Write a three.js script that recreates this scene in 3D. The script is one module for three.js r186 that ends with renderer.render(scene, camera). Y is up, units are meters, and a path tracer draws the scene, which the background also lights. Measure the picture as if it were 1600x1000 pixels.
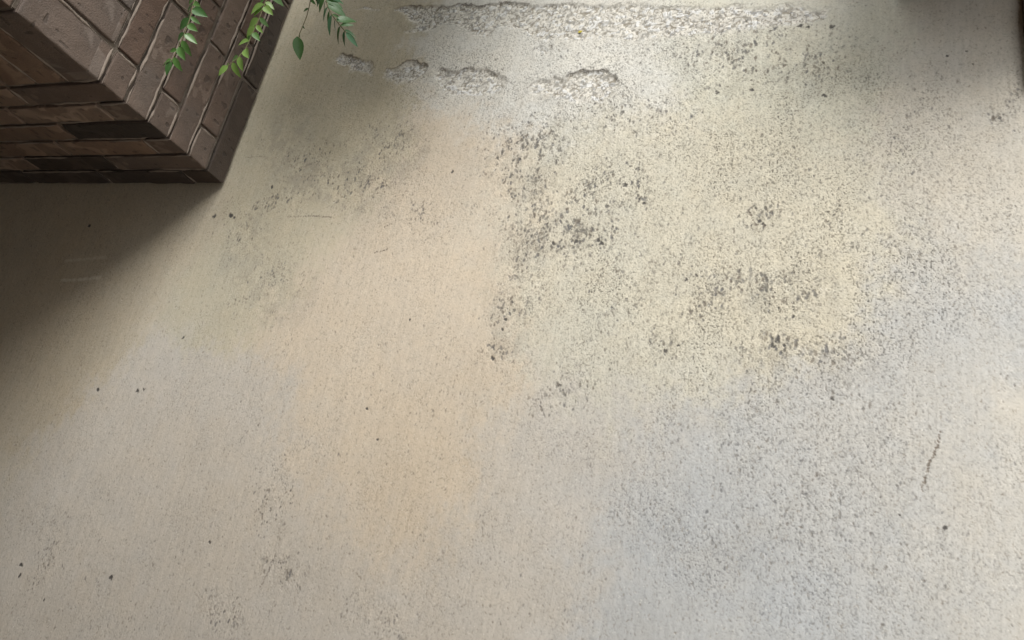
import * as THREE from 'three';
import { mergeGeometries } from 'three/addons/utils/BufferGeometryUtils.js';

// ---------------------------------------------------------------- camera, sky, sun, exposure
const scene = new THREE.Scene();
const camera = new THREE.PerspectiveCamera(48.22, 1.6, 0.05, 600);
camera.position.set(1.4145, 1.2923, 0.8237);
camera.up.set(-0.06855, 0.37826, -0.92316);
camera.lookAt(1.06353, 0.41695, 0.49106);
camera.updateMatrixWorld(true);

const renderer = new THREE.WebGLRenderer({ antialias: true });
renderer.toneMapping = THREE.LinearToneMapping;
renderer.toneMappingExposure = 2.8;
renderer.shadowMap.enabled = true;
renderer.shadowMap.type = THREE.PCFSoftShadowMap;

const SUN_DIR = new THREE.Vector3(0.495 * 0.766, 0.643, -0.869 * 0.766).normalize();   // towards the sun
{ // bright overcast sky: thin cloud, a broad glow round the veiled sun
  const W = 256, H = 128, d = new Float32Array(W * H * 4), v = new THREE.Vector3();
  for (let j = 0; j < H; j++) for (let i = 0; i < W; i++) {
    const th = (j + 0.5) / H * Math.PI - Math.PI / 2, ph = ((i + 0.5) / W - 0.5) * 2 * Math.PI;
    v.set(Math.cos(th) * Math.cos(ph), Math.sin(th), Math.cos(th) * Math.sin(ph));
    const c = Math.max(0, v.dot(SUN_DIR));
    const g = 0.30 + 0.12 * Math.max(0, v.y) + 0.55 * Math.pow(c, 6);
    const o = (j * W + i) * 4;
    d[o] = g; d[o + 1] = g; d[o + 2] = g * 0.985; d[o + 3] = 1;
  }
  const t = new THREE.DataTexture(d, W, H, THREE.RGBAFormat, THREE.FloatType);
  t.mapping = THREE.EquirectangularReflectionMapping; t.magFilter = t.minFilter = THREE.LinearFilter;
  t.colorSpace = THREE.LinearSRGBColorSpace; t.needsUpdate = true;
  scene.background = t; scene.environment = t;
}
const sun = new THREE.DirectionalLight(new THREE.Color(1.0, 0.975, 0.925), 1.5);
sun.position.copy(SUN_DIR).multiplyScalar(12).add(new THREE.Vector3(0.9, 0, 0.2));
sun.target.position.set(0.9, 0, 0.2); scene.add(sun.target);
sun.castShadow = true; sun.shadow.radius = 60; sun.shadow.mapSize.set(2048, 2048);
Object.assign(sun.shadow.camera, { left: -4, right: 4, top: 4, bottom: -4, near: 1, far: 30 });
scene.add(sun);

// ---------------------------------------------------------------- helpers
function rng(seed) { let s = seed >>> 0; return () => { s = (s + 0x6D2B79F5) | 0; let t = Math.imul(s ^ (s >>> 15), 1 | s); t = (t + Math.imul(t ^ (t >>> 7), 61 | t)) ^ t; return ((t ^ (t >>> 14)) >>> 0) / 4294967296; }; }
function h2(i, j) { let h = Math.imul(i, 374761393) + Math.imul(j, 668265263) | 0; h = Math.imul(h ^ (h >>> 13), 1274126177); return ((h ^ (h >>> 16)) >>> 0) / 4294967296; }
function vn(x, y) { const i = Math.floor(x), j = Math.floor(y); let u = x - i, v = y - j; u = u * u * (3 - 2 * u); v = v * v * (3 - 2 * v); const a = h2(i, j), b = h2(i + 1, j), c = h2(i, j + 1), d = h2(i + 1, j + 1); return a + (b - a) * u + (c - a) * v + (a - b - c + d) * u * v; }
const fb = (x, y) => (vn(x, y) * 0.5 + vn(x * 2.03 + 11.3, y * 2.03 + 5.7) * 0.27 + vn(x * 4.1 + 3.1, y * 4.1 + 17.9) * 0.15 + vn(x * 8.3, y * 8.3 + 40) * 0.08) * 2 - 1;   // -1..1
function h3(i, j, k) { return h2(i + Math.imul(k, 7919), j + Math.imul(k, 104729)); }
function vn3(x, y, z) { const k = Math.floor(z); let w = z - k; w = w * w * (3 - 2 * w); const a = vn(x + k * 37.21, y + k * 11.93), b = vn(x + (k + 1) * 37.21, y + (k + 1) * 11.93); return a + (b - a) * w; }
const sst = (a, b, x) => { const t = Math.min(1, Math.max(0, (x - a) / (b - a))); return t * t * (3 - 2 * t); };
const taken = {};
function numbered(n) { const k = taken[n] = (taken[n] ?? -1) + 1; return k ? n + '_' + String(k).padStart(3, '0') : n; }
function mesh(name, geo, mat, parent = scene) { const m = new THREE.Mesh(geo, mat); m.name = parent === scene ? numbered(name) : name; m.castShadow = m.receiveShadow = true; parent.add(m); return m; }
function tag(o, label, category, group) { o.userData.label = label; o.userData.category = category; if (group) o.userData.group = group; return o; }
function structure(o, label) { o.userData.kind = 'structure'; o.userData.label = label; return o; }
function tex8(data, W, H, srgb) { const t = new THREE.DataTexture(data, W, H, THREE.RGBAFormat); t.magFilter = THREE.LinearFilter; t.minFilter = THREE.LinearMipmapLinearFilter; t.generateMipmaps = true; t.wrapS = t.wrapT = THREE.RepeatWrapping; if (srgb) t.colorSpace = THREE.SRGBColorSpace; t.needsUpdate = true; return t; }
const toS = (l) => { l = Math.min(1, Math.max(0, l)); return Math.round(255 * (l <= 0.0031308 ? l * 12.92 : 1.055 * Math.pow(l, 1 / 2.4) - 0.055)); };
function boxAt(x0, x1, y0, y1, z0, z1) { const g = new THREE.BoxGeometry(x1 - x0, y1 - y0, z1 - z0); g.translate((x0 + x1) / 2, (y0 + y1) / 2, (z0 + z1) / 2); return g; }

// ---------------------------------------------------------------- concrete floor: what lies where (metres on the slab)
const TINTS=[
['tan',0.644,-0.096],['tan',0.657,0.274],['tan',0.739,0.028],['tan',0.678,0.522],['tan',0.621,0.638],['tan',0.774,0.428],['tan',0.459,0.333],['tan',0.701,0.705],['tan',0.821,0.219],['tan',0.52,0.082],
['cream',0.968,-0.056],['cream',0.938,0.183],['cream',1.15,0.245],['cream',1.405,-0.051],['cream',1.106,0.384],['cream',1.337,0.3],['cream',1.492,0.092],['cream',0.864,0.027],['cream',1.205,0.07],
['pale',0.891,-0.325],['pale',1.065,-0.387],['pale',0.938,-0.23],['pale',0.707,-0.418],['pale',1.275,-0.422],['pale',0.699,-0.3],
['blue',1.51,0.52],['blue',1.651,0.392],['blue',1.607,0.659],['blue',1.424,0.742],['blue',1.212,0.629],['blue',1.7,0.213],['blue',1.521,0.799],['blue',1.28,0.819],['blue',1.703,0.594],['blue',1.717,0.732],
['pink',0.552,0.805],['pink',0.316,0.948],['pink',1.045,0.757],['pink',0.83,0.919],['pink',0.566,0.973],['pink',0.039,0.746],['pink',1.075,0.578],['pink',0.256,0.687],['pink',-0.054,0.948],
['olive',0.117,-0.272],['olive',0.387,-0.063],['olive',0.316,0.121],['olive',0.21,0.248],['olive',0.13,-0.066],['olive',0.284,-0.455],['olive',0.156,-0.467],
['buff',1.772,0.535],['buff',1.766,0.723],['buff',1.764,-0.046],['buff',1.731,0.087],['buff',1.705,-0.191],
['earth',-0.332,0.236],['earth',-0.635,0.144],['earth',-0.143,0.152],['earth',-0.411,0.521],['earth',-0.302,0.422],
['lime',1.334,-0.363],['lime',1.418,-0.238],['lime',1.205,-0.429],
];
const DENS=[
[0.847,-0.057,0.093,0.14,0.9],[0.967,0.105,0.135,0.094,1],[1.064,0.01,0.083,0.112,0.75],[0.887,0.216,0.058,0.092,0.6],[0.893,0.318,0.063,0.041,0.9],[0.869,0.405,0.035,0.021,0.8],[1.105,0.01,0.068,0.087,0.7],[1.283,-0.332,0.149,0.088,0.8],[1.415,-0.288,0.113,0.084,0.6],[1.037,-0.173,0.219,0.088,0.5],[1.388,0.231,0.124,0.046,0.9],[1.288,0.277,0.07,0.04,0.7],[1.226,0.361,0.053,0.028,0.8],[1.418,0.344,0.054,0.031,1],[1.503,0.361,0.057,0.033,0.8],[1.366,0.081,0.033,0.031,0.8],[1.403,0.442,0.043,0.047,0.5],[1.033,0.483,0.063,0.058,0.6],[1.144,0.203,0.23,0.2,0.4],[1.49,0.023,0.292,0.313,0.28],[1.463,0.58,0.279,0.213,0.3],[0.428,0.012,0.109,0.057,0.8],[0.468,-0.099,0.082,0.069,0.6],[0.201,0.069,0.079,0.036,0.7],[0.117,0.163,0.08,0.078,0.5],[0.266,0.297,0.11,0.088,0.4],[0.588,0.08,0.084,0.088,0.4],[0.455,0.756,0.055,0.067,0.5],[0.519,0.886,0.052,0.031,0.8],[0.407,1.004,0.068,0.042,0.6],[0.767,0.932,0.105,0.044,0.35],[1.338,0.565,0.086,0.067,0.4],[1.306,0.68,0.085,0.053,0.4],[1.8,-0.186,0.012,0.087,0.9],[1.776,-0.13,0.02,0.043,0.8],[1.774,0.368,0.018,0.033,0.8],[1.537,0.45,0.089,0.067,0.4],[0.985,-0.318,0.308,0.114,0.35],[0.772,0.539,0.17,0.108,0.15],[0.485,0.514,0.484,0.448,0.1],[1.103,0.747,0.347,0.163,0.12],[0.248,0.986,0.327,0.103,0.15],[-0.094,0.983,0.056,0.088,0.4],[1.597,-0.151,0.133,0.135,0.3],[0.258,-0.045,0.098,0.061,0.5],];
const PEPPER=[
[1.319,0.097,0.505,0.473,1],[1.463,0.58,0.399,0.277,0.62],[0.923,-0.323,0.555,0.212,0.9],[0.574,0.029,0.222,0.217,0.5],[1.116,0.448,0.307,0.191,0.6],[1.045,0.757,0.238,0.165,0.3],];
const STAINS=[
[0.354,0.012,0.169,0.077,0.3],[0.486,-0.099,0.109,0.074,0.25],[0.146,-0.135,0.083,0.098,0.25],[0.862,-0.057,0.069,0.122,0.2],[0.958,0.136,0.12,0.07,0.22],[0.266,0.297,0.11,0.088,0.18],[1.389,0.244,0.124,0.05,0.2],[1.44,0.36,0.117,0.046,0.2],[1.285,-0.315,0.161,0.088,0.18],[1.44,-0.286,0.112,0.075,0.15],[0.879,-0.215,0.095,0.093,0.15],[0.17,0.197,0.078,0.094,0.18],[0.422,-0.53,0.081,0.047,0.2],[1.227,0.367,0.059,0.026,0.15],[0.896,0.333,0.063,0.05,0.18],[0.5,0.877,0.075,0.05,0.12],[1.317,0.678,0.105,0.063,0.08],];
const SPOTS=[
[1.087,0.008,0.0034],[0.671,-0.027,0.0033],[-0.139,0.593,0.0041],[-0.013,0.584,0.0039],[0.005,0.579,0.0029],[0.109,0.991,0.0043],[-0.406,0.143,0.0049],[1.685,-0.288,0.0022],[1.506,0.433,0.0025],[1.673,0.622,0.0026],[1.611,0.614,0.0014],[0.019,0.106,0.0042],[0.075,0.101,0.0051],[0.087,0.108,0.0031],[0.066,0.441,0.0029],[0.169,0.016,0.0040],[0.66,0.615,0.0022],[0.616,0.557,0.0030],[1.436,0.286,0.0027],[0.873,0.42,0.0035],[1.411,0.335,0.0038],[1.405,0.345,0.0033],[1.424,0.343,0.0027],[-0.153,1.013,0.0038],[-0.146,1.034,0.0029],[-0.05,1.066,0.0027],[0.333,0.877,0.0024],[0.662,0.35,0.0023],[1.131,0.053,0.0033],[1.122,0.041,0.0027],[1.253,-0.223,0.0040],[1.465,-0.207,0.0036],[1.41,-0.391,0.0045],[1.425,-0.386,0.0032],[1.473,-0.381,0.0038],[1.324,-0.227,0.0032],[1.091,-0.038,0.0021],[1.255,0.212,0.0024],[1.237,0.222,0.0024],[1.469,-0.203,0.0024],[1.718,-0.298,0.0016],[1.728,-0.266,0.0016],[1.353,0.06,0.0018],[1.362,0.089,0.0030],[1.373,0.098,0.0023],[1.369,0.095,0.0023],[1.348,0.099,0.0018],[1.215,0.372,0.0030],[1.238,0.36,0.0024],[1.057,0.148,0.0040],[1.049,0.141,0.0034],[0.954,0.152,0.0035],[1.002,0.146,0.0035],[0.882,0.334,0.0028],[0.88,0.355,0.0028],];
const CRACKS=[[[[0.252,0.103],[0.327,0.099],[0.384,0.102]],0.6],[[[1.669,0.473],[1.663,0.499],[1.653,0.527],[1.648,0.548],[1.642,0.572]],1],[[[0.499,0.874],[0.493,0.909],[0.485,0.941]],0.5],[[[0.052,-0.073],[0.085,-0.076],[0.116,-0.076]],0.4],[[[0.527,0.192],[0.55,0.186],[0.56,0.179]],0.6],[[[0.533,0.124],[0.551,0.115]],0.6],[[[0.24,-0.041],[0.275,-0.054],[0.292,-0.06]],0.4],[[[1.341,0.067],[1.352,0.089],[1.355,0.096],[1.37,0.098],[1.376,0.105]],1],[[[0.678,0.869],[0.699,0.882]],0.3],[[[0.969,0.891],[0.978,0.905]],0.4],[[[0.579,-0.287],[0.602,-0.266]],0.2],[[[1.51,0.52],[1.52,0.54]],0.4],[[[1.577,-0.034],[1.581,-0.013]],0.5]];
const PALE=[[[[-0.422,0.314],[-0.341,0.307],[-0.281,0.297]],1],[[[-0.442,0.256],[-0.295,0.238]],0.5]];
const SPALLS=[[[[0.217,-0.384],[0.24,-0.402],[0.278,-0.397],[0.328,-0.378],[0.361,-0.367],[0.368,-0.35],[0.369,-0.32],[0.322,-0.332],[0.287,-0.351]],1],
[[[0.398,-0.314],[0.408,-0.339],[0.444,-0.347],[0.458,-0.364],[0.494,-0.37],[0.523,-0.351],[0.525,-0.315],[0.501,-0.296],[0.45,-0.293]],1],
[[[0.556,-0.309],[0.571,-0.336],[0.623,-0.328],[0.666,-0.329],[0.711,-0.318],[0.739,-0.307],[0.766,-0.276],[0.748,-0.243],[0.698,-0.227],[0.628,-0.234],[0.584,-0.267]],1],
[[[0.817,-0.255],[0.838,-0.282],[0.863,-0.286],[0.878,-0.292],[0.899,-0.28],[0.934,-0.3],[0.972,-0.305],[1.006,-0.299],[1.03,-0.279],[1.042,-0.255],[1.026,-0.226],[1.003,-0.2],[0.951,-0.197],[0.91,-0.217],[0.86,-0.23],[0.828,-0.236]],1],
[[[0.368,-0.541],[0.396,-0.555],[0.455,-0.553],[0.494,-0.551],[0.535,-0.538],[0.682,-0.535],[0.773,-0.518],[0.891,-0.511],[1.052,-0.489],[1.143,-0.475],[1.258,-0.466],[1.34,-0.455],[1.42,-0.45],[1.471,-0.427],[1.46,-0.396],[1.372,-0.384],[1.279,-0.382],[1.211,-0.374],[1.125,-0.378],[1.038,-0.37],[0.959,-0.388],[0.863,-0.393],[0.806,-0.39],[0.754,-0.438],[0.7,-0.451],[0.672,-0.421],[0.627,-0.421],[0.602,-0.452],[0.551,-0.474],[0.515,-0.469],[0.48,-0.459],[0.432,-0.451],[0.425,-0.464],[0.453,-0.488],[0.427,-0.512]],0.8],
[[[0.807,-0.378],[0.823,-0.388],[0.851,-0.386],[0.868,-0.365],[0.837,-0.356]],0.7],
[[[0.237,-0.554],[0.272,-0.565],[0.318,-0.559],[0.32,-0.541],[0.277,-0.548]],0.4]];
const STEM_A=[[0.152,0.353,-0.597],[0.147,0.373,-0.388],[0.162,0.392,-0.215],[0.168,0.389,-0.166],[0.165,0.384,-0.119],[0.147,0.373,-0.064]];
const STEM_B=[[0.323,0.293,-0.638],[0.291,0.319,-0.407],[0.297,0.334,-0.247],[0.293,0.33,-0.204],[0.287,0.327,-0.16],[0.277,0.322,-0.123],[0.249,0.322,-0.089]];
const STEM_C=[[0.338,0.307,-0.617],[0.366,0.302,-0.414],[0.416,0.285,-0.285],[0.432,0.276,-0.259],[0.449,0.261,-0.242],[0.461,0.247,-0.232]];
const STEM_D=[[0.3,0.244,-0.615],[0.291,0.218,-0.434],[0.281,0.193,-0.338],[0.27,0.186,-0.303],[0.264,0.171,-0.281]];
const STEM_T=[[0.033,0.42,-0.295],[0.107,0.39,-0.219],[0.156,0.387,-0.186]];
const TINT = { tan: [0.512, 0.438, 0.345], cream: [0.505, 0.472, 0.385], pale: [0.56, 0.545, 0.50], blue: [0.40, 0.397, 0.384], pink: [0.462, 0.424, 0.372], olive: [0.455, 0.408, 0.308], buff: [0.475, 0.44, 0.378], earth: [0.45, 0.392, 0.30], lime: [0.51, 0.495, 0.41] };
const SX0 = -2.0, SX1 = 2.3, SZ0 = -0.98, SZ1 = 2.8;          // the slab
const FX0 = -0.75, FX1 = 1.85, FZ0 = -0.72, FZ1 = 1.35;       // its finely built part

// coarse grid of tints and of grime density
const GW = 220, GH = 190, tintGrid = new Float32Array(GW * GH * 3), densGrid = new Float32Array(GW * GH), pepGrid = new Float32Array(GW * GH), stainGrid = new Float32Array(GW * GH);
for (let j = 0; j < GH; j++) for (let i = 0; i < GW; i++) {
  const x = SX0 + (SX1 - SX0) * i / (GW - 1), z = SZ0 + (SZ1 - SZ0) * j / (GH - 1);
  let w0 = 0.004, r = 0.49 * w0, g = 0.445 * w0, b = 0.37 * w0;
  for (const [k, tx, tz] of TINTS) { const q = ((x - tx) ** 2 + (z - tz) ** 2) / (0.115 * 0.115); if (q > 16) continue; const w = Math.exp(-q), c = TINT[k]; w0 += w; r += w * c[0]; g += w * c[1]; b += w * c[2]; }
  const o = j * GW + i; tintGrid[o * 3] = r / w0; tintGrid[o * 3 + 1] = g / w0; tintGrid[o * 3 + 2] = b / w0;
  let d = 0.05; for (const [cx, cz, rx, rz, s] of DENS) { const q = ((x - cx) / rx) ** 2 + ((z - cz) / rz) ** 2; if (q < 8) d = Math.max(d, s * Math.exp(-q * 0.9)); }
  densGrid[o] = d;
  let sn = 0; for (const [cx, cz, rx, rz, s] of STAINS) { const q = ((x - cx) / rx) ** 2 + ((z - cz) / rz) ** 2; sn = Math.max(sn, s * (1 - sst(0.2, 1.9, q))); } stainGrid[o] = sn;
  let pp = 0.30; for (const [cx, cz, rx, rz, s] of PEPPER) { const q = ((x - cx) / rx) ** 2 + ((z - cz) / rz) ** 2; pp = Math.max(pp, s * (1 - sst(0.35, 1.5, q))); } pepGrid[o] = pp;
}
function bil(grid, n, x, z, out) {
  let u = (x - SX0) / (SX1 - SX0) * (GW - 1), v = (z - SZ0) / (SZ1 - SZ0) * (GH - 1);
  u = Math.min(GW - 1.001, Math.max(0, u)); v = Math.min(GH - 1.001, Math.max(0, v));
  const i = u | 0, j = v | 0, a = u - i, b = v - j, o = j * GW + i;
  for (let k = 0; k < n; k++) out[k] = (grid[o * n + k] * (1 - a) + grid[(o + 1) * n + k] * a) * (1 - b) + (grid[(o + GW) * n + k] * (1 - a) + grid[(o + GW + 1) * n + k] * a) * b;
}
const o1 = [0], o3 = [0, 0, 0];
const density = (x, z) => { const wx = x + 0.035 * fb(x * 9 + 3, z * 9), wz = z + 0.035 * fb(x * 9, z * 9 + 71); bil(densGrid, 1, wx, wz, o1); return o1[0]; };

// spalled patches: signed depth in metres (negative inside) and mask
function segDist(px, pz, a, b) { const dx = b[0] - a[0], dz = b[1] - a[1]; let t = ((px - a[0]) * dx + (pz - a[1]) * dz) / (dx * dx + dz * dz || 1); t = Math.min(1, Math.max(0, t)); return Math.hypot(px - a[0] - dx * t, pz - a[1] - dz * t); }
const spalls = SPALLS.map(([P, dep]) => { const xs = P.map((p) => p[0]), zs = P.map((p) => p[1]); return { P, dep, x0: Math.min(...xs) - 0.03, x1: Math.max(...xs) + 0.03, z0: Math.min(...zs) - 0.03, z1: Math.max(...zs) + 0.03 }; });
function spallAt(x, z) {   // [mask 0..1, height, rim 0..1]
  let m = 0, h = 0, rim = 0;
  for (const s of spalls) {
    if (x < s.x0 || x > s.x1 || z < s.z0 || z > s.z1) continue;
    const wx = x + 0.016 * fb(x * 30, z * 30) + 0.003 * fb(x * 160, z * 160 + 9), wz = z + 0.016 * fb(x * 30 + 50, z * 30) + 0.003 * fb(x * 160 + 31, z * 160);
    let ins = false, d = 1; const P = s.P;
    for (let i = 0, j = P.length - 1; i < P.length; j = i++) { if ((P[i][1] > wz) !== (P[j][1] > wz) && wx < (P[j][0] - P[i][0]) * (wz - P[i][1]) / (P[j][1] - P[i][1]) + P[i][0]) ins = !ins; d = Math.min(d, segDist(wx, wz, P[i], P[j])); }
    const sd = ins ? d : -d;
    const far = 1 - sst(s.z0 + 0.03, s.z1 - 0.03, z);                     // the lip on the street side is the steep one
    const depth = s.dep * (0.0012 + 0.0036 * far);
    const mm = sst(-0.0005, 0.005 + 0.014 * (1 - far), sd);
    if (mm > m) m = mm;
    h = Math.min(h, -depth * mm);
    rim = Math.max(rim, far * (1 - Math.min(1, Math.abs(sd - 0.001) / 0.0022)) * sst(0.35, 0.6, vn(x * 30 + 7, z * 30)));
  }
  return [m, h, rim];
}

// paint the floor's matter and spall lip shade into colour, bump and relief arrays
function paintFloor(x0, x1, z0, z1, W, H, fine) {
  const col = new Float32Array(W * H * 3), bump = new Float32Array(W * H).fill(0.6), relief = fine ? new Float32Array(W * H) : null;
  const mx = (x1 - x0) / W, mz = (z1 - z0) / H;
  for (let j = 0; j < H; j++) for (let i = 0; i < W; i++) {
    const x = x0 + (i + 0.5) * mx, z = z0 + (j + 0.5) * mz, o = j * W + i;
    const n1 = fb(x * 4, z * 4), n2 = fb(x * 4 + 60, z * 4 + 20);
    bil(tintGrid, 3, x + 0.08 * n1 + 0.05 * fb(x * 22, z * 22) + 0.05 * fb(x * 75, z * 60), z + 0.08 * n2 + 0.05 * fb(x * 22 + 9, z * 22) + 0.05 * fb(x * 75 + 31, z * 60), o3);
    let [r, g, b] = o3;
    const dn = density(x, z);
    const grain = (vn(x * 420, z * 330) - 0.5), mid = (vn(x * 130 + 8, z * 95) - 0.5), broom = (vn(x * 260, z * 22) - 0.5), cl = fb(x * 13, z * 13 + 4);
    bil(pepGrid, 1, x + 0.05 * n1, z + 0.05 * n2, o1); const pk = o1[0] * (0.55 + 0.9 * vn(x * 18 + 3, z * 12)), pep = pk * (0.9 * sst(0.60, 0.86, vn(x * 430 + 70, z * 330)) + 0.6 * sst(0.55, 0.85, vn(x * 640, z * 560 + 33)) - 0.25 * sst(0.66, 0.9, vn(x * 260, z * 240 + 90)));
    bil(stainGrid, 1, x + 0.07 * fb(x * 11 + 5, z * 11), z + 0.07 * fb(x * 11, z * 11 + 25), o1); const stain = 0.5 * o1[0] * (0.2 + 1.6 * sst(0.32, 0.66, vn(x * 48, z * 26) * 0.55 + vn(x * 120, z * 85) * 0.45));
    const rough = 0.4 + 0.9 * sst(0.08, 0.5, dn);
    const k = 1 + grain * 0.16 * rough + mid * 0.10 * rough + broom * 0.09 + cl * 0.045 + n2 * 0.03 - 0.40 * pep;
        r *= k; g *= k; b *= k; r += (0.12 - r) * stain; g += (0.118 - g) * stain; b += (0.112 - b) * stain;
    const warm = fb(x * 2.6 + 31, z * 2.6) * 0.035 + fb(x * 30, z * 30 + 77) * 0.018; r *= 1 + warm; b *= 1 - warm * 1.5;
    let bh = 0.6 + grain * 0.22 * rough + broom * 0.12 + mid * 0.12 - 0.25 * pep;
    if (fine) {
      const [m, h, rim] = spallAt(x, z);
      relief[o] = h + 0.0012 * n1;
      if (m > 0) {   // broken surface: small stones in paste
        const wx = x + 0.006 * vn(x * 120, z * 120), wz = z + 0.006 * vn(x * 120 + 40, z * 120), id = vn(x * 95 + 12, z * 105);
        const l1 = Math.abs(vn(wx * 85, wz * 105) - 0.5), l2 = Math.abs(vn(wx * 150 + 30, wz * 170) - 0.47), keep = sst(0.30, 0.55, vn(x * 60 + 90, z * 60));
        const st = Math.min(sst(0.02, 0.085, l1 + 0.05 * (1 - keep)), sst(0.01, 0.09, l2 + 0.03 * keep)), br = (0.84 + 0.30 * vn(x * 210, z * 210)) * (1 - 0.52 * sst(0.56, 0.74, vn(x * 230 + 15, z * 200)));
        const cr = id > 0.66 ? [0.62, 0.62, 0.61] : id > 0.34 ? [0.60, 0.575, 0.52] : [0.53, 0.51, 0.47];
        const q = m * (0.78 + 0.22 * vn(x * 25, z * 25 + 13)); const sr = 0.23 + (cr[0] * br - 0.23) * st, sg = 0.205 + (cr[1] * br - 0.205) * st, sb = 0.165 + (cr[2] * br - 0.165) * st;
        r += (sr - r) * q; g += (sg - g) * q; b += (sb - b) * q;
        bh += (0.40 + 0.3 * st * (0.6 + 0.5 * id) - bh) * q;
        relief[o] += m * (0.0012 * (st * (0.3 + id) - 0.5) + 0.0012 * fb(x * 70, z * 70));
      }
      if (rim > 0) { const q = rim * 0.85; r += (0.07 - r) * q; g += (0.055 - g) * q; b += (0.045 - b) * q; }  // far rim painted dark: crack dirt plus the shadow under the lip
    }
    col[o * 3] = r; col[o * 3 + 1] = g; col[o * 3 + 2] = b; bump[o] = bh;
  }
  // one soft-edged fleck of lichen, dirt or a pinhole
  function fleck(cx, cz, rad, el, ang, op, c, dip, seed) {
    const R = rad * el * 1.4 + Math.max(mx, mz), i0 = Math.max(0, Math.floor((cx - R - x0) / mx)), i1 = Math.min(W - 1, Math.ceil((cx + R - x0) / mx)), j0 = Math.max(0, Math.floor((cz - R - z0) / mz)), j1 = Math.min(H - 1, Math.ceil((cz + R - z0) / mz));
    const ca = Math.cos(ang), sa = Math.sin(ang), soft = Math.max(0.35, mx / rad);
    for (let j = j0; j <= j1; j++) for (let i = i0; i <= i1; i++) {
      const dx = x0 + (i + 0.5) * mx - cx, dz = z0 + (j + 0.5) * mz - cz, u = dx * ca - dz * sa, v = (dx * sa + dz * ca) / el;
      const q = Math.sqrt(u * u + v * v) / rad + 0.55 * (vn(dx * 700 + seed * 17, dz * 700 + seed * 5) - 0.5);
      const a = op * (1 - sst(1 - soft, 1 + soft * 0.5, q)); if (a <= 0) continue;
      const o = j * W + i; for (let k = 0; k < 3; k++) col[o * 3 + k] += (c[k] - col[o * 3 + k]) * a; bump[o] -= dip * a;
    }
  }
  const R = rng(fine ? 77 : 78), area = (x1 - x0) * (z1 - z0), N = Math.round(area * (fine ? 42000 : 5000));
  const DARK = [[0.085, 0.085, 0.09], [0.10, 0.095, 0.085], [0.12, 0.10, 0.08], [0.15, 0.14, 0.125]];
  for (let n = 0; n < N; n++) {
    const x = x0 + R() * (x1 - x0), z = z0 + R() * (z1 - z0), t = R(), s = R(), c = DARK[(R() * 4) | 0], a = (R() - 0.5) * 1.1, e = 1 + R() * 1.3, op = 0.35 + 0.5 * R();
    const d = density(x, z), clump = sst(0.30, 0.72, vn(x * 42, z * 30) * 0.6 + vn(x * 95, z * 60) * 0.4);
    if (t > d * (0.15 + 1.1 * clump)) continue;
    fleck(x, z, 0.0010 + 0.0025 * s * s * (0.4 + 0.9 * d), e, a, op * (0.55 + 0.45 * Math.min(1, d * 1.6)), c, 0.35, n);
  }
  const N2 = Math.round(area * (fine ? 9000 : 1500));   // pinholes and pale sand grains
  for (let n = 0; n < N2; n++) { const x = x0 + R() * (x1 - x0), z = z0 + R() * (z1 - z0), w = R(); if (w < 0.75) fleck(x, z, 0.0008 + 0.0007 * R(), 1 + R() * 2, (R() - 0.5) * 2.4, 0.25 + 0.3 * R(), [0.2, 0.17, 0.13], 0.25, n); else fleck(x, z, 0.0011, 1, 0, 0.5, [0.72, 0.70, 0.64], -0.1, n); }
  if (fine) {
    SPOTS.forEach(([x, z, r], n) => { for (let k = 0; k < 4; k++) fleck(x + (R() - 0.5) * r * 1.6, z + (R() - 0.5) * r * 1.6, r * (0.5 + 0.4 * R()), 1 + R(), (R() - 0.5) * 2, 0.85, [0.07, 0.065, 0.06], 0.5, n * 7 + k); });
    const stroke = (list, c, wd, op, dip) => list.forEach(([P, s], n) => { for (let i = 0; i + 1 < P.length; i++) { const L = Math.hypot(P[i + 1][0] - P[i][0], P[i + 1][1] - P[i][1]), k = Math.ceil(L / 0.002); for (let q = 0; q < k; q++) { const t = q / k; if (R() < 0.25) continue; fleck(P[i][0] + (P[i + 1][0] - P[i][0]) * t + (R() - 0.5) * 0.003, P[i][1] + (P[i + 1][1] - P[i][1]) * t + (R() - 0.5) * 0.003, wd * (0.7 + 0.7 * R()), 1.4, R() * 3, op * s, c, dip, n * 50 + q); } } });
    stroke(CRACKS, [0.15, 0.125, 0.10], 0.0014, 0.9, 0.4);
    stroke(PALE, [0.62, 0.58, 0.48], 0.004, 0.3, -0.1);
  }
  const c8 = new Uint8Array(W * H * 4), b8 = new Uint8Array(W * H * 4);
  for (let j = 0; j < H; j++) for (let i = 0; i < W; i++) { const o = j * W + i, p = ((H - 1 - j) * W + i) * 4; for (let k = 0; k < 3; k++) c8[p + k] = toS(col[o * 3 + k]); const v = Math.max(0, Math.min(255, Math.round(bump[o] * 255))); b8[p] = b8[p + 1] = b8[p + 2] = v; c8[p + 3] = b8[p + 3] = 255; }
  return { map: tex8(c8, W, H, true), bump: tex8(b8, W, H, false), relief, W, H };
}
function concrete(p) { const m = new THREE.MeshStandardMaterial({ map: p.map, bumpMap: p.bump, bumpScale: 0.0018, roughness: 0.92 }); p.map.wrapS = p.map.wrapT = p.bump.wrapS = p.bump.wrapT = THREE.ClampToEdgeWrapping; return m; }
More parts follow.
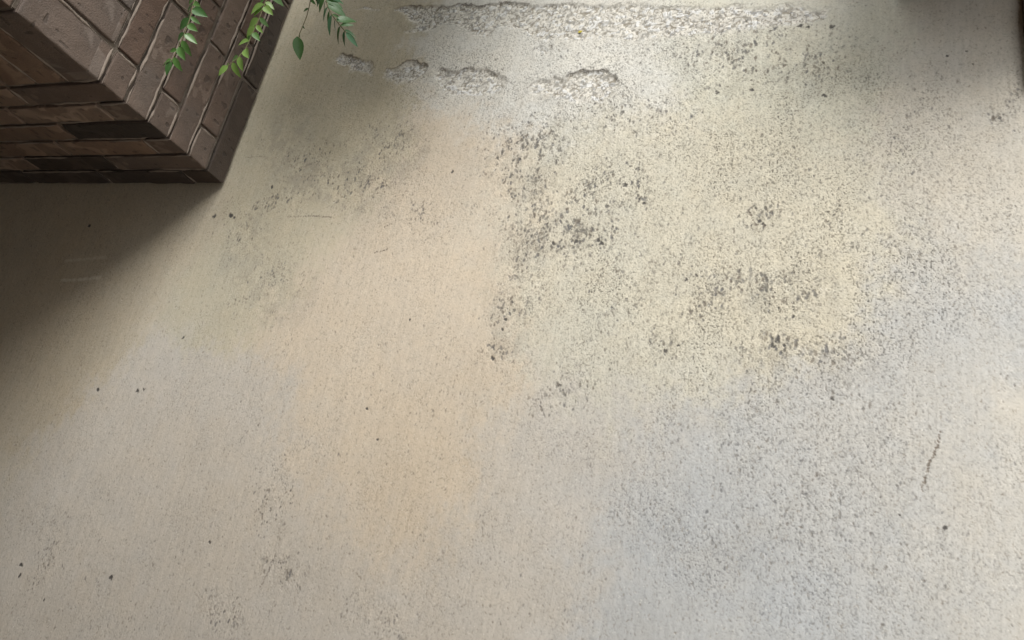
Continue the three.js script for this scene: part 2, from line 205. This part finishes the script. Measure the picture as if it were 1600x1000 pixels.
{
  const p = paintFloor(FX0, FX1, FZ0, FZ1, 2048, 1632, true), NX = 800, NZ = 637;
  const g = new THREE.PlaneGeometry(FX1 - FX0, FZ1 - FZ0, NX, NZ); g.rotateX(-Math.PI / 2); g.translate((FX0 + FX1) / 2, 0, (FZ0 + FZ1) / 2);
  const P = g.attributes.position;
  for (let n = 0; n < P.count; n++) {
    const x = P.getX(n), z = P.getZ(n), i = Math.min(p.W - 1, Math.max(0, Math.round((x - FX0) / (FX1 - FX0) * p.W - 0.5))), j = Math.min(p.H - 1, Math.max(0, Math.round((z - FZ0) / (FZ1 - FZ0) * p.H - 0.5)));
    const e = Math.min(x - FX0, FX1 - x, z - FZ0, FZ1 - z);
    P.setY(n, Math.min(0.0025, p.relief[j * p.W + i]) * sst(0, 0.05, e));
  }
  g.computeVertexNormals();
  const floor = mesh('porch_floor', g, concrete(p)); structure(floor, 'worn cream concrete porch floor with dark lichen flecks and spalled patches');
  const q = paintFloor(SX0, SX1, SZ0, SZ1, 1024, 900, false), R = [];
  for (const [a, b, c, d] of [[SX0, SX1, SZ0, FZ0], [SX0, SX1, FZ1, SZ1], [SX0, FX0, FZ0, FZ1], [FX1, SX1, FZ0, FZ1]]) {
    const s = new THREE.PlaneGeometry(b - a, d - c); s.rotateX(-Math.PI / 2); s.translate((a + b) / 2, 0, (c + d) / 2);
    const U = s.attributes.uv, S = s.attributes.position; for (let n = 0; n < 4; n++) U.setXY(n, (S.getX(n) - SX0) / (SX1 - SX0), 1 - (S.getZ(n) - SZ0) / (SZ1 - SZ0));
    R.push(s);
  }
  const edge = boxAt(SX0, SX1, -0.4, -0.02, SZ0, SZ1);
  mesh('floor_margin', mergeGeometries(R), concrete(q), floor);
  mesh('slab_edge', edge, new THREE.MeshStandardMaterial({ color: new THREE.Color().setRGB(0.4, 0.37, 0.31), roughness: 0.95 }), floor);
}

// ---------------------------------------------------------------- the porch that shades the floor
function stucco(rgb, seed) {
  const W = 256, c = new Uint8Array(W * W * 4), b = new Uint8Array(W * W * 4);
  for (let j = 0; j < W; j++) for (let i = 0; i < W; i++) { const n = fb(i / 9 + seed, j / 9) * 0.08 + fb(i / 60, j / 60 + seed) * 0.07, o = (j * W + i) * 4; for (let k = 0; k < 3; k++) c[o + k] = toS(rgb[k] * (1 + n)); const v = 128 + 100 * fb(i / 4, j / 4 + seed); b[o] = b[o + 1] = b[o + 2] = Math.max(0, Math.min(255, v)); c[o + 3] = b[o + 3] = 255; }
  return new THREE.MeshStandardMaterial({ map: tex8(c, W, W, true), bumpMap: tex8(b, W, W, false), bumpScale: 0.002, roughness: 0.95 });
}
const ground = mesh('ground', (() => { const g = new THREE.PlaneGeometry(400, 400); g.rotateX(-Math.PI / 2); g.translate(0, -0.15, 0); const U = g.attributes.uv; for (let i = 0; i < 4; i++) U.setXY(i, U.getX(i) * 400, U.getY(i) * 400); return g; })(), stucco([0.10, 0.085, 0.05], 3));
structure(ground, 'bare garden soil in front of the porch');
const TIMBER = stucco([0.16, 0.11, 0.075], 12), RENDER = stucco([0.22, 0.175, 0.13], 5), HOUSE_BOUNCE = stucco([0.45, 0.36, 0.265], 6);
structure(mesh('porch_ceiling', boxAt(SX0, SX1 + 0.1, 2.5, 2.62, -0.95, 2.95), TIMBER), 'dark timber porch ceiling');
structure(mesh('porch_lintel', boxAt(0.02, 2.398, 2.0, 2.498, -0.88, -0.02), TIMBER), 'dark timber lintel over the porch opening');
structure(mesh('added_house_wall', boxAt(SX0, SX1, -0.02, 2.498, 2.8, 2.95), HOUSE_BOUNCE), 'unseen tan rendered house wall, added at the back of the porch to bounce warm light');  // out of view; added and toned to bounce fill onto the front bricks
structure(mesh('added_side_wall_left', boxAt(-1.75, -1.6, -0.02, 2.498, -0.9, 2.798), RENDER), 'unseen brown rendered wall, added at the side to keep the porch shade dark');  // out of view; added to close off light from the shaded side

// ---------------------------------------------------------------- brickwork
const COURSE = 0.0677, LEN = 0.302, HEAD = 0.0965, JOINT = 0.010;
const brickTex = (() => {   // burnt clay: mottled, with smears of mortar
  const W = 1024, c = new Uint8Array(W * W * 4), b = new Uint8Array(W * W * 4);
  for (let j = 0; j < W; j++) for (let i = 0; i < W; i++) {
    const x = i / W * 0.8, y = j / W * 0.8, o = (j * W + i) * 4;   // 0.8 m a side
    const m = fb(x * 9, y * 16), f = vn(x * 600, y * 600) - 0.5, s = fb(x * 70 + 5, y * 40), red = fb(x * 7 + 40, y * 9);
    const k = 1 + m * 0.20 + f * 0.22 + s * 0.12;
    let r = 0.76 * k * (1 + 0.10 * red), g = 0.68 * k, bl = 0.62 * k * (1 - 0.08 * red);
    const p1 = fb(x * 8 + 20, y * 11) + 0.10 * fb(x * 60, y * 60), sm = sst(0.20, 0.27, p1) * (0.5 + 0.5 * vn(x * 20, y * 20)), thin = sst(0.90, 0.97, 1 - Math.abs(fb(x * 5 + 70, y * 8))) * sst(0.5, 0.62, vn(x * 9 + 4, y * 9));   // a wash of mortar with hard outlines, a few streaks
    const w = Math.min(1, sm * 0.75 + thin * 0.6); r += (1.28 - r) * w; g += (1.20 - g) * w; bl += (1.12 - bl) * w;
    const pit = sst(0.80, 0.9, vn(x * 70 + 3, y * 70)); r *= 1 - pit * 0.35; g *= 1 - pit * 0.35; bl *= 1 - pit * 0.35;
    c[o] = toS(r * 0.7); c[o + 1] = toS(g * 0.7); c[o + 2] = toS(bl * 0.7); c[o + 3] = 255;
    const v = 120 + 25 * s + 40 * f - 60 * pit + 40 * m + 45 * w; b[o] = b[o + 1] = b[o + 2] = Math.max(0, Math.min(255, v)); b[o + 3] = 255;
  }
  return [tex8(c, W, W, true), tex8(b, W, W, false)];
})();
const clay = (r, g, b) => new THREE.MeshStandardMaterial({ color: new THREE.Color().setRGB(r / 0.7, g / 0.7, b / 0.7), map: brickTex[0], bumpMap: brickTex[1], bumpScale: 0.004, roughness: 0.82 });
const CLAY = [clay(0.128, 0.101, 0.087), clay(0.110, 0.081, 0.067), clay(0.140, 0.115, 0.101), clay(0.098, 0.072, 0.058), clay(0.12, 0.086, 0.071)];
const RUDDY_LIFTED = [clay(0.215, 0.165, 0.132), clay(0.195, 0.145, 0.113), clay(0.225, 0.178, 0.148)];  // ruddier front bricks, lightened to offset the dim light on that face
const DARKCLAY = clay(0.062, 0.052, 0.046), GREYCLAY = clay(0.136, 0.118, 0.109), STAINED = clay(0.058, 0.047, 0.039);
const MORTAR = (() => { const m = stucco([0.14, 0.115, 0.092], 9); m.bumpScale = 0.004; return m; })();
const RIDGE = stucco([0.25, 0.205, 0.172], 29);
function brickGeo(lx, ly, lz, seed) {
  const r = 0.0045, h = [lx / 2, ly / 2, lz / 2];
  const lines = (k) => { const a = [-h[k], -h[k] + r * 0.45, -h[k] + r * 1.1], n = Math.max(2, Math.round((2 * h[k] - 2.2 * r) / 0.014)); for (let i = 1; i < n; i++) a.push(-h[k] + r * 1.1 + (2 * h[k] - 2.2 * r) * i / n); a.push(h[k] - r * 1.1, h[k] - r * 0.45, h[k]); return a; };
  const L = [lines(0), lines(1), lines(2)], pos = [], uv = [], idx = [], ou = h2(seed, 3) * 3, ov = h2(seed, 9) * 3;
  for (let ax = 0; ax < 3; ax++) for (const sg of [-1, 1]) {
    const u = (ax + 1) % 3, v = (ax + 2) % 3, A = L[u], B = L[v], base = pos.length / 3;
    for (const b of B) for (const a of A) {
      const p = [0, 0, 0]; p[ax] = sg * h[ax]; p[u] = a; p[v] = b;
      const wear = vn3(p[0] * 45 + seed * 13.7, p[1] * 45, p[2] * 45), rr = r * (0.45 + 1.1 * wear * wear * 1.6);
      const q = p.map((t, k) => Math.max(-(h[k] - rr), Math.min(h[k] - rr, t))), d = p.map((t, k) => t - q[k]), l = Math.hypot(...d) || 1;
      const e = p.map((t, k) => q[k] + d[k] / l * rr), n = d.map((t) => t / l);
      const dis = 0.0032 * (vn3(p[0] * 22 + seed * 5.1, p[1] * 30, p[2] * 22) - 0.6) + 0.0016 * (vn3(p[0] * 110 + seed, p[1] * 110, p[2] * 110) - 0.5);
      pos.push(e[0] + n[0] * dis, e[1] + n[1] * dis, e[2] + n[2] * dis);
      const t = ax === 1 ? [p[0], p[2]] : ax === 0 ? [p[2], p[1]] : [p[0], p[1]];
      uv.push((t[0] + ou) / 0.8, (t[1] + ov) / 0.8);
    }
    const w = A.length;
    for (let j = 0; j + 1 < B.length; j++) for (let i = 0; i + 1 < w; i++) { const a = base + j * w + i, b = a + 1, c = a + w, d = c + 1; if (sg > 0) idx.push(a, b, d, a, d, c); else idx.push(a, d, b, a, c, d); }
  }
  const g = new THREE.BufferGeometry(); g.setAttribute('position', new THREE.Float32BufferAttribute(pos, 3)); g.setAttribute('uv', new THREE.Float32BufferAttribute(uv, 2)); g.setIndex(idx); g.computeVertexNormals(); return g;
}
const geoCache = {};
function brickVariant(lx, ly, lz, v) { const k = [lx.toFixed(3), ly.toFixed(3), lz.toFixed(3), v].join(); return geoCache[k] ??= brickGeo(lx, ly, lz, v * 31 + Math.round(lx * 1000)); }
const FLASHED = GREYCLAY.clone(); FLASHED.vertexColors = true;
function flashed(g) { g = g.clone(); const N = g.attributes.normal, C = new Float32Array(N.count * 3); for (let i = 0; i < N.count; i++) { const k = N.getZ(i) > 0.6 ? 0.28 : 0.85; C[i * 3] = k; C[i * 3 + 1] = k * 0.97; C[i * 3 + 2] = k * 0.95; } g.setAttribute('color', new THREE.BufferAttribute(C, 3)); return g; }   // a brick burnt black on its long face
function brickWall(ox, sx, oz, frontLen, sideEnd, courses, seed, pick, name = 'brick_wall') {
  const wall = new THREE.Group(); wall.name = numbered(name); wall.position.set(ox, 0, oz); scene.add(wall);
  const R = rng(seed), B = HEAD - JOINT;
  const ridges = [];
  const ridge = (a, d, len) => {                                     // a bead of mortar squeezed out along an arris
    const n = Math.max(3, Math.round(len / 0.012)), up = Math.abs(d.y) > 0.5, pos = [], idx = [], uv = [], q0 = R() * 90; let on = 0;
    const A = new THREE.Vector3(1, 0, 0), Bv = up ? new THREE.Vector3(0, 0, 1) : new THREE.Vector3(0, 1, 0); if (Math.abs(d.x) > 0.5) A.set(0, 0, 1);
    if (up && a.z > -0.02 && a.x < -0.02) { A.set(0, 0, 1); Bv.set(1, 0, 0); }
    for (let i = 0; i <= n; i++) {
      const t = i / n * len, g = sst(0.34, 0.5, vn(t * 16 + q0, 7)) * Math.sin(Math.PI * i / n) ** 0.3, r = 0.0003 + g * (0.0014 + 0.0016 * vn(t * 60 + q0, 3)), wob = 0.003 * (vn(t * 40 + q0, 20) - 0.5);
      for (let k = 0; k < 5; k++) { const w = k / 5 * 6.283, p = a.clone().addScaledVector(d, t).addScaledVector(A, Math.cos(w) * r * 1.2 - 0.0012).addScaledVector(Bv, Math.sin(w) * r * 1.4 + wob); pos.push(sx * p.x, p.y, p.z); uv.push(t * 2.5, k * 0.1); }
      if (i) for (let k = 0; k < 5; k++) { const o = (i - 1) * 5, k2 = (k + 1) % 5; idx.push(o + k, o + k2, o + 5 + k2, o + k, o + 5 + k2, o + 5 + k); }
    }
    const g = new THREE.BufferGeometry(); g.setAttribute('position', new THREE.Float32BufferAttribute(pos, 3)); g.setAttribute('uv', new THREE.Float32BufferAttribute(uv, 2)); g.setIndex(idx); g.computeVertexNormals(); ridges.push(g);
  };
  const put = (x0, x1, z0, z1, y0, hgt, n, face, k) => {           // x measured into the wall (negative), z outwards (negative)
    const lx = x1 - x0, lz = z1 - z0, g = brickVariant(lx, hgt, lz, (R() * 5) | 0);
    const pm = (pick && pick(n, face, k)) || CLAY[(R() * CLAY.length) | 0], m = mesh('brick', pm === FLASHED ? flashed(g) : g, pm, wall);
    m.position.set(sx * (x0 + x1) / 2 + (R() - 0.5) * 0.002, y0 + hgt / 2 + (R() - 0.5) * 0.0012, (z0 + z1) / 2 + (R() - 0.5) * 0.002);
    m.rotation.set((R() - 0.5) * 0.012, (R() - 0.5) * 0.010, (R() - 0.5) * 0.010);
    if (n > 16) return;
    if (face !== 'front') { for (const y of [y0, y0 + hgt]) if (R() < 0.8 && !(n === 1 && y === y0)) ridge(new THREE.Vector3(0, y, z0), new THREE.Vector3(0, 0, 1), lz); if (R() < 0.7) ridge(new THREE.Vector3(0, y0, z0), new THREE.Vector3(0, 1, 0), hgt); }
    if (face !== 'side') { for (const y of [y0, y0 + hgt]) if (R() < 0.6) ridge(new THREE.Vector3(x0, y, 0), new THREE.Vector3(1, 0, 0), lx); if (R() < 0.7) ridge(new THREE.Vector3(x0, y0, 0), new THREE.Vector3(0, 1, 0), hgt); }
  };
  const run = (n, y0, hgt, cornerFront, cornerSide, pitch) => {
    put(-cornerFront + JOINT, 0, -cornerSide + JOINT, 0, y0, hgt, n, 'corner', 0);
    let k = 1; for (let x = -cornerFront; x > -frontLen + 0.03; x -= pitch, k++) put(Math.max(x - pitch, -frontLen) + JOINT, x, -B, 0, y0, hgt, n, 'front', k);
    k = 1; for (let z = -cornerSide; z > -sideEnd + 0.03; z -= pitch, k++) put(-B, 0, Math.max(z - pitch, -sideEnd) + JOINT, z, y0, hgt, n, 'side', k);
  };
  for (let n = 1; n <= courses; n++) {
    const y0 = 0.008 + (n - 1) * COURSE;
    if (n === 7) run(n, y0, 3 * COURSE - JOINT, HEAD, HEAD, HEAD);
    else if (n === 8 || n === 9) continue;
    else if (n % 2) run(n, y0, COURSE - JOINT, HEAD, LEN, LEN); else run(n, y0, COURSE - JOINT, LEN, HEAD, LEN);
  }
  const x0 = -frontLen, D = 0.008;
  const core = boxAt(Math.min(sx * x0, sx * -D), Math.max(sx * x0, sx * -D), -0.02, courses > 9 ? courses * COURSE + 0.06 : courses > 1 ? courses * COURSE - 0.006 : 0.054, -sideEnd, -D);
  const U = core.attributes.uv, P = core.attributes.position, N = core.attributes.normal; for (let i = 0; i < U.count; i++) U.setXY(i, (Math.abs(N.getX(i)) > 0.5 ? P.getZ(i) : P.getX(i)) * 2.5, P.getY(i) * 2.5);
  mesh('mortar', core, MORTAR, wall);
  const rd = mesh('mortar_ridges', mergeGeometries(ridges), RIDGE, wall); rd.userData.kind = 'stuff';
  return wall;
}
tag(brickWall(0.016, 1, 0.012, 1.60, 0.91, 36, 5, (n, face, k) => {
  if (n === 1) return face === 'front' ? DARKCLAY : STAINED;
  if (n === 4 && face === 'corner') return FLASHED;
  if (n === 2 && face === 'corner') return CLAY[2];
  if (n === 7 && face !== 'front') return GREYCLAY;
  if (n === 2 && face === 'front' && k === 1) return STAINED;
  if (face === 'front') return RUDDY_LIFTED[(n * 7 + k * 3) % 3];
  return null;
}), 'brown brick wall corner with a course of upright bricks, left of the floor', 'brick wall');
const edging = brickWall(1.814, -1, -0.2, 0.2, 0.24, 1, 9, null, 'brick_edging'); edging.position.y = -0.049; tag(edging, 'row of reddish brown bricks set nearly flush along the right edge of the floor', 'brick edging');
tag(brickWall(1.59, -1, -0.444, 0.4, 0.5, 5, 14, null, 'added_brick_pier'), 'unseen low brown brick pier, added behind the edging to shade the floor corner', 'brick pier');  // out of view; put here to cast the upper right shade

// ---------------------------------------------------------------- shrub reaching in from the garden
const LEAF = [[0.10, 0.22, 0.055], [0.07, 0.17, 0.05], [0.22, 0.37, 0.09], [0.08, 0.20, 0.10]].map(([r, g, b]) => new THREE.MeshPhysicalMaterial({ color: new THREE.Color().setRGB(r, g, b), roughness: 0.4, transmission: 0.3, thickness: 0, side: THREE.DoubleSide }));
const YELLOWLEAF = new THREE.MeshPhysicalMaterial({ color: new THREE.Color().setRGB(0.42, 0.34, 0.03), roughness: 0.5, side: THREE.DoubleSide });
const TWIG = new THREE.MeshStandardMaterial({ color: new THREE.Color().setRGB(0.13, 0.12, 0.055), roughness: 0.8 }), BARK = new THREE.MeshStandardMaterial({ color: new THREE.Color().setRGB(0.11, 0.085, 0.06), roughness: 0.9 });
function leafGeo(wide, fold, curl) {   // unit length along +x, blade in xz, y up
  const n = 7, pos = [], idx = [], uv = [];
  for (let i = 0; i <= n; i++) { const t = i / n, w = wide * Math.pow(Math.sin(Math.PI * Math.pow(t, 0.8)), 0.85) * (1 - 0.25 * t), y = -curl * t * t; for (let s = -1; s <= 1; s++) { pos.push(t, y + Math.abs(s) * w * fold, s * w); uv.push(t, s * 0.5 + 0.5); } }
  for (let i = 0; i < n; i++) for (let s = 0; s < 2; s++) { const a = i * 3 + s, b = a + 3; idx.push(a, a + 1, b + 1, a, b + 1, b); }
  const g = new THREE.BufferGeometry(); g.setAttribute('position', new THREE.Float32BufferAttribute(pos, 3)); g.setAttribute('uv', new THREE.Float32BufferAttribute(uv, 2)); g.setIndex(idx); g.computeVertexNormals(); return g;
}
const LEAFGEO = [leafGeo(0.27, 0.35, 0.15), leafGeo(0.24, 0.2, 0.3), leafGeo(0.3, 0.5, 0.05)], NARROW = leafGeo(0.17, 0.3, 0.2);
const V = (a) => new THREE.Vector3(...a);
const shrub = new THREE.Group(); shrub.name = 'shrub'; shrub.position.set(0.56, -0.15, -1.18); scene.add(shrub);
tag(shrub, 'green leafy shrub with thin branches hanging in front of the brick wall', 'shrub');
const local = (v) => v.clone().sub(shrub.position);
function stalk(name, pts, r0, r1, mat, parent) {
  const c = new THREE.CatmullRomCurve3(pts), n = pts.length * 5, g = new THREE.TubeGeometry(c, n, 1, 6), P = g.attributes.position;
  for (let i = 0; i < P.count; i++) { const t = Math.floor(i / 7) / n, o = c.getPointAt(Math.min(1, t)), r = r0 + (r1 - r0) * t; P.setXYZ(i, o.x + (P.getX(i) - o.x) * r, o.y + (P.getY(i) - o.y) * r, o.z + (P.getZ(i) - o.z) * r); }
  g.computeVertexNormals(); const m = mesh(name, g, mat, parent); return [m, c];
}
function placeLeaf(parent, at, dir, up, size, geo, mat) {
  const x = dir.clone().normalize(), z = new THREE.Vector3().crossVectors(x, up).normalize(), y = new THREE.Vector3().crossVectors(z, x);
  const m = mesh('leaf', geo, mat, parent); m.quaternion.setFromRotationMatrix(new THREE.Matrix4().makeBasis(x, y, z)); m.position.copy(at); m.scale.setScalar(size); return m;
}
function sprig(pts, { from = 0.4, pairs, size, mats, geos, seed, root, spread = 0.85 }) {
  const R = rng(seed), P = [root, ...pts.map(V)].map(local), [br, c] = stalk('branch', P, 0.0022, 0.0009, TWIG, shrub);
  for (let k = 0; k < pairs; k++) for (const s of [-1, 1]) {
    const t = from + (1 - from) * (k + 0.3 * s * 0.5 + 0.5) / pairs + (R() - 0.5) * 0.01; if (R() < 0.08) continue;
    const o = c.getPointAt(Math.min(1, t)), tan = c.getTangentAt(Math.min(1, t)), up = new THREE.Vector3((R() - 0.5) * 0.9, 1, (R() - 0.5) * 0.9).normalize(), side = new THREE.Vector3().crossVectors(tan, up).normalize();
    const dir = side.multiplyScalar(s * spread).addScaledVector(tan, 0.55).add(new THREE.Vector3((R() - 0.5) * 0.5, -0.25 + (R() - 0.5) * 0.5, (R() - 0.5) * 0.5));
    placeLeaf(br, o, dir, up, size * (0.65 + 0.6 * R()) * (1 - 0.25 * (t - from) / (1 - from)), geos[(R() * geos.length) | 0], mats[(R() * mats.length) | 0]);
  }
  const o = c.getPointAt(1), tn = c.getTangentAt(1); placeLeaf(br, o, tn, new THREE.Vector3(0.3, 1, 0.2).normalize(), size * 0.8, geos[0], mats[0]);
  return br;
}
const ROOTS = [[0.2, 0.5, -0.95], [0.38, 0.45, -0.95], [0.42, 0.5, -0.92], [0.36, 0.38, -0.95]].map(V);
sprig(STEM_A, { from: 0.46, pairs: 26, size: 0.040, mats: [LEAF[1], LEAF[0], LEAF[0]], geos: LEAFGEO, seed: 21, root: ROOTS[0] });
sprig(STEM_B, { from: 0.46, pairs: 24, size: 0.038, mats: [LEAF[2], LEAF[2], LEAF[0]], geos: LEAFGEO, seed: 35, root: ROOTS[1] });
sprig(STEM_C, { from: 0.56, pairs: 26, size: 0.050, mats: [LEAF[3], LEAF[3], LEAF[1]], geos: [NARROW, LEAFGEO[1]], seed: 43, root: ROOTS[2] });
const bd = sprig(STEM_D, { from: 0.62, pairs: 4, size: 0.018, mats: [LEAF[1]], geos: LEAFGEO, seed: 51, root: ROOTS[3] });
placeLeaf(bd, local(V([0.2645, 0.185, -0.295])), new THREE.Vector3(0.02, -0.6, 0.75), new THREE.Vector3(0.6, 0.6, 0.5).normalize(), 0.055, LEAFGEO[0], LEAF[1]);
placeLeaf(bd, local(V([0.278, 0.21, -0.40])), new THREE.Vector3(-0.5, -0.1, 0.3), new THREE.Vector3(0.2, 1, 0.2).normalize(), 0.02, LEAFGEO[0], YELLOWLEAF);
stalk('dead_twig', STEM_T.map(V).map(local), 0.0016, 0.0010, BARK, shrub);
{ // main stems and the mass of foliage behind the frame
  const R = rng(90), geos = [];
  for (let k = 0; k < 9; k++) { const a = R() * 6.28, r = 0.1 + 0.25 * R(); stalk('stem', [new THREE.Vector3((R() - 0.5) * 0.08, 0, (R() - 0.5) * 0.08), new THREE.Vector3(Math.cos(a) * r * 0.4, 0.35, Math.sin(a) * r * 0.4), new THREE.Vector3(Math.cos(a) * r, 0.6 + 0.25 * R(), Math.sin(a) * r)], 0.007, 0.003, BARK, shrub); }
  ROOTS.forEach((r) => { const t = local(r); stalk('stem', [new THREE.Vector3(0, 0.02, 0), new THREE.Vector3(t.x * 0.3, t.y * 0.6, t.z * 0.3), t], 0.006, 0.0026, BARK, shrub); });
  const M = new THREE.Matrix4(), Q = new THREE.Quaternion(), E = new THREE.Euler();
  for (let k = 0; k < 6000; k++) {                                 // one crown that leans in over the slab
    let x, y, z, X, Y, Z;
    do { x = R() * 2.3 - 1.15; y = R() * 2.3 - 1.15; z = R() * 2.3 - 1.15; X = 0.62 + x * 0.40; Y = 0.55 + y * 0.33; Z = -0.96 + z * 0.40; } while (x * x + y * y + z * z > 1.3 || Math.hypot(x, y, z) > 0.55 + 0.75 * vn3(x * 2.6 + 4, y * 2.6, z * 2.6) || vn3(x * 3 + 9, y * 3, z * 3) < 0.34 || Y < 0.69 - 0.12 * X + 0.985 * Z || X < 0.06);
    E.set((R() - 0.5) * 1.6, R() * 6.28, (R() - 0.5) * 1.2); Q.setFromEuler(E); const s = 0.035 + 0.025 * R();
    M.compose(local(new THREE.Vector3(X, Y, Z)), Q, new THREE.Vector3(s, s, s)); geos.push(LEAFGEO[k % 3].clone().applyMatrix4(M));
  }
  const f = mesh('foliage', mergeGeometries(geos), LEAF[0], shrub); f.userData.kind = 'stuff';
}
{ // small yellow leaf lying on the broken concrete
  const m = mesh('fallen_leaf', leafGeo(0.36, 0.25, 0.1), YELLOWLEAF); m.position.set(0.912, 0.0005, -0.417); m.rotation.y = 0.5; m.scale.setScalar(0.012);
  tag(m, 'tiny fallen yellow leaf lying on the broken pale concrete', 'leaf');
}
renderer.render(scene, camera);
